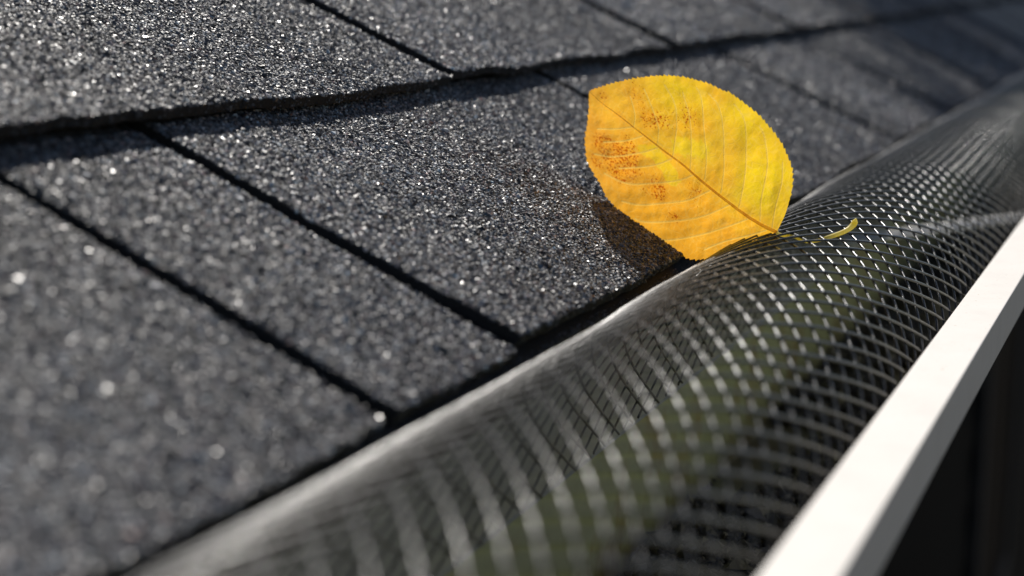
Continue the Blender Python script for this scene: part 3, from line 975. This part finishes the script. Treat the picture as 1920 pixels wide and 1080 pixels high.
mc = smooth_curve(MID, 120)
V, F = tube3(leafpt(mc, 0.10), np.linspace(0.62, 0.07, 120) / 1000)
mesh_obj('midrib', V, F, M_MIDRIB, leaf, smooth=True, at=LB)
for l in LAT:
    c = smooth_curve(l, 48)
    V, F = tube3(leafpt(c, 0.0), np.linspace(0.20, 0.055, 48) / 1000, 6)
    mesh_obj('lateral_vein', V, F, M_VEIN, leaf, smooth=True, at=leafpt(c[:1])[0])

# stalk: dips under a strand of the mesh and comes up again further out
su = np.array([LB + 0.0006 * E1, LB - 0.0012 * E1 + 0.0002 * E3, arch(np.array([.5852]), np.array([-.001]), -.0010)[0], arch(np.array([.5836]), np.array([.0035]), -.0018)[0], arch(np.array([.5870]), np.array([.0065]), -.0016)[0],
               arch(np.array([.5935]), np.array([.0100]), -.0002)[0], arch(np.array([.6000]), np.array([.0133]), .0020)[0], arch(np.array([.6030]), np.array([.0146]), .0043)[0], arch(np.array([.6034]), np.array([.0147]), .0066)[0]])
dd = np.arange(len(su)); tq = np.linspace(0, len(su) - 1, 70)


def cr3(P, tq):
    E = np.concatenate([[2 * P[0] - P[1]], P, [2 * P[-1] - P[-2]]]); out = []
    for q in tq:
        i = min(int(q), len(P) - 2); t = q - i; p0, p1, p2, p3 = E[i:i + 4]
        out.append(0.5 * (2 * p1 + (p2 - p0) * t + (2 * p0 - 5 * p1 + 4 * p2 - p3) * t * t + (3 * p1 - p0 - 3 * p2 + p3) * t ** 3))
    return np.array(out)


PS = cr3(su, tq)
rad = np.interp(tq, [0, 1, 4, 6, 7.0, 7.5, 8], [0.00060, 0.00058, 0.00060, 0.00086, 0.00112, 0.00105, 0.0002])
V, F = tube3(PS, rad, 10)
mesh_obj('stalk', V, F, M_STALK, leaf, smooth=True, at=LB)

# ------------------------------------------------------------------ the tree beyond the gable whose crown shades the far roof
tree = empty('tree', (9.0, 2.4, -2.75), label='broad leafy tree beyond the far end of the roof, shading its far shingles', cat='tree')
tz = np.linspace(-2.75, 5.2, 14)
TP = np.stack([9.0 + 0.15 * np.sin(tz * .6), 2.4 + 0.1 * np.cos(tz * .8), tz], -1)
V, F = tube3(TP, np.linspace(0.24, 0.07, 14), 10)
mesh_obj('trunk', V, F, M_BARK, tree, at=(9.0, 2.4, -2.75))
for k in range(9):
    a = k * 2.4; z0 = 2.2 + 0.24 * k
    p0 = np.array([9.0, 2.4, z0]); p1 = p0 + np.array([math.cos(a) * 1.4, math.sin(a) * 1.4, 1.1]) * (1.2 - 0.06 * k)
    q = np.linspace(0, 1, 8)[:, None]
    V, F = tube3(p0 + (p1 - p0) * q + np.array([0, 0, 0.25]) * np.sin(q * 3.1), np.linspace(0.08, 0.02, 8), 6)
    mesh_obj('limb', V, F, M_BARK, tree, at=p0)
n = 26000
rc = np.random.default_rng(77)
cl = rc.normal(0, 1, (90, 3)); cl /= np.linalg.norm(cl, axis=1)[:, None]
cl = cl * rc.uniform(0.35, 1.0, (90, 1)) * np.array([2.0, 1.8, 1.75]) + np.array([9.0, 2.4, 4.75])
P = cl[rc.integers(0, 90, n)] + rc.normal(0, 0.22, (n, 3))
d1 = rng.normal(0, 1, (n, 3)); d1 /= np.linalg.norm(d1, axis=1)[:, None]
d2 = np.cross(d1, rng.normal(0, 1, (n, 3))); d2 /= np.linalg.norm(d2, axis=1)[:, None]
sz = rng.uniform(0.06, 0.12, (n, 1))
V = np.stack([P - d1 * sz, P + d2 * sz * .55, P + d1 * sz, P - d2 * sz * .55], 1).reshape(-1, 3)
F = np.arange(n * 4).reshape(n, 4)
mesh_obj('crown', V, F, M_TLEAF, tree, at=(9.0, 2.4, 4.75))
print('granule tris', NT)
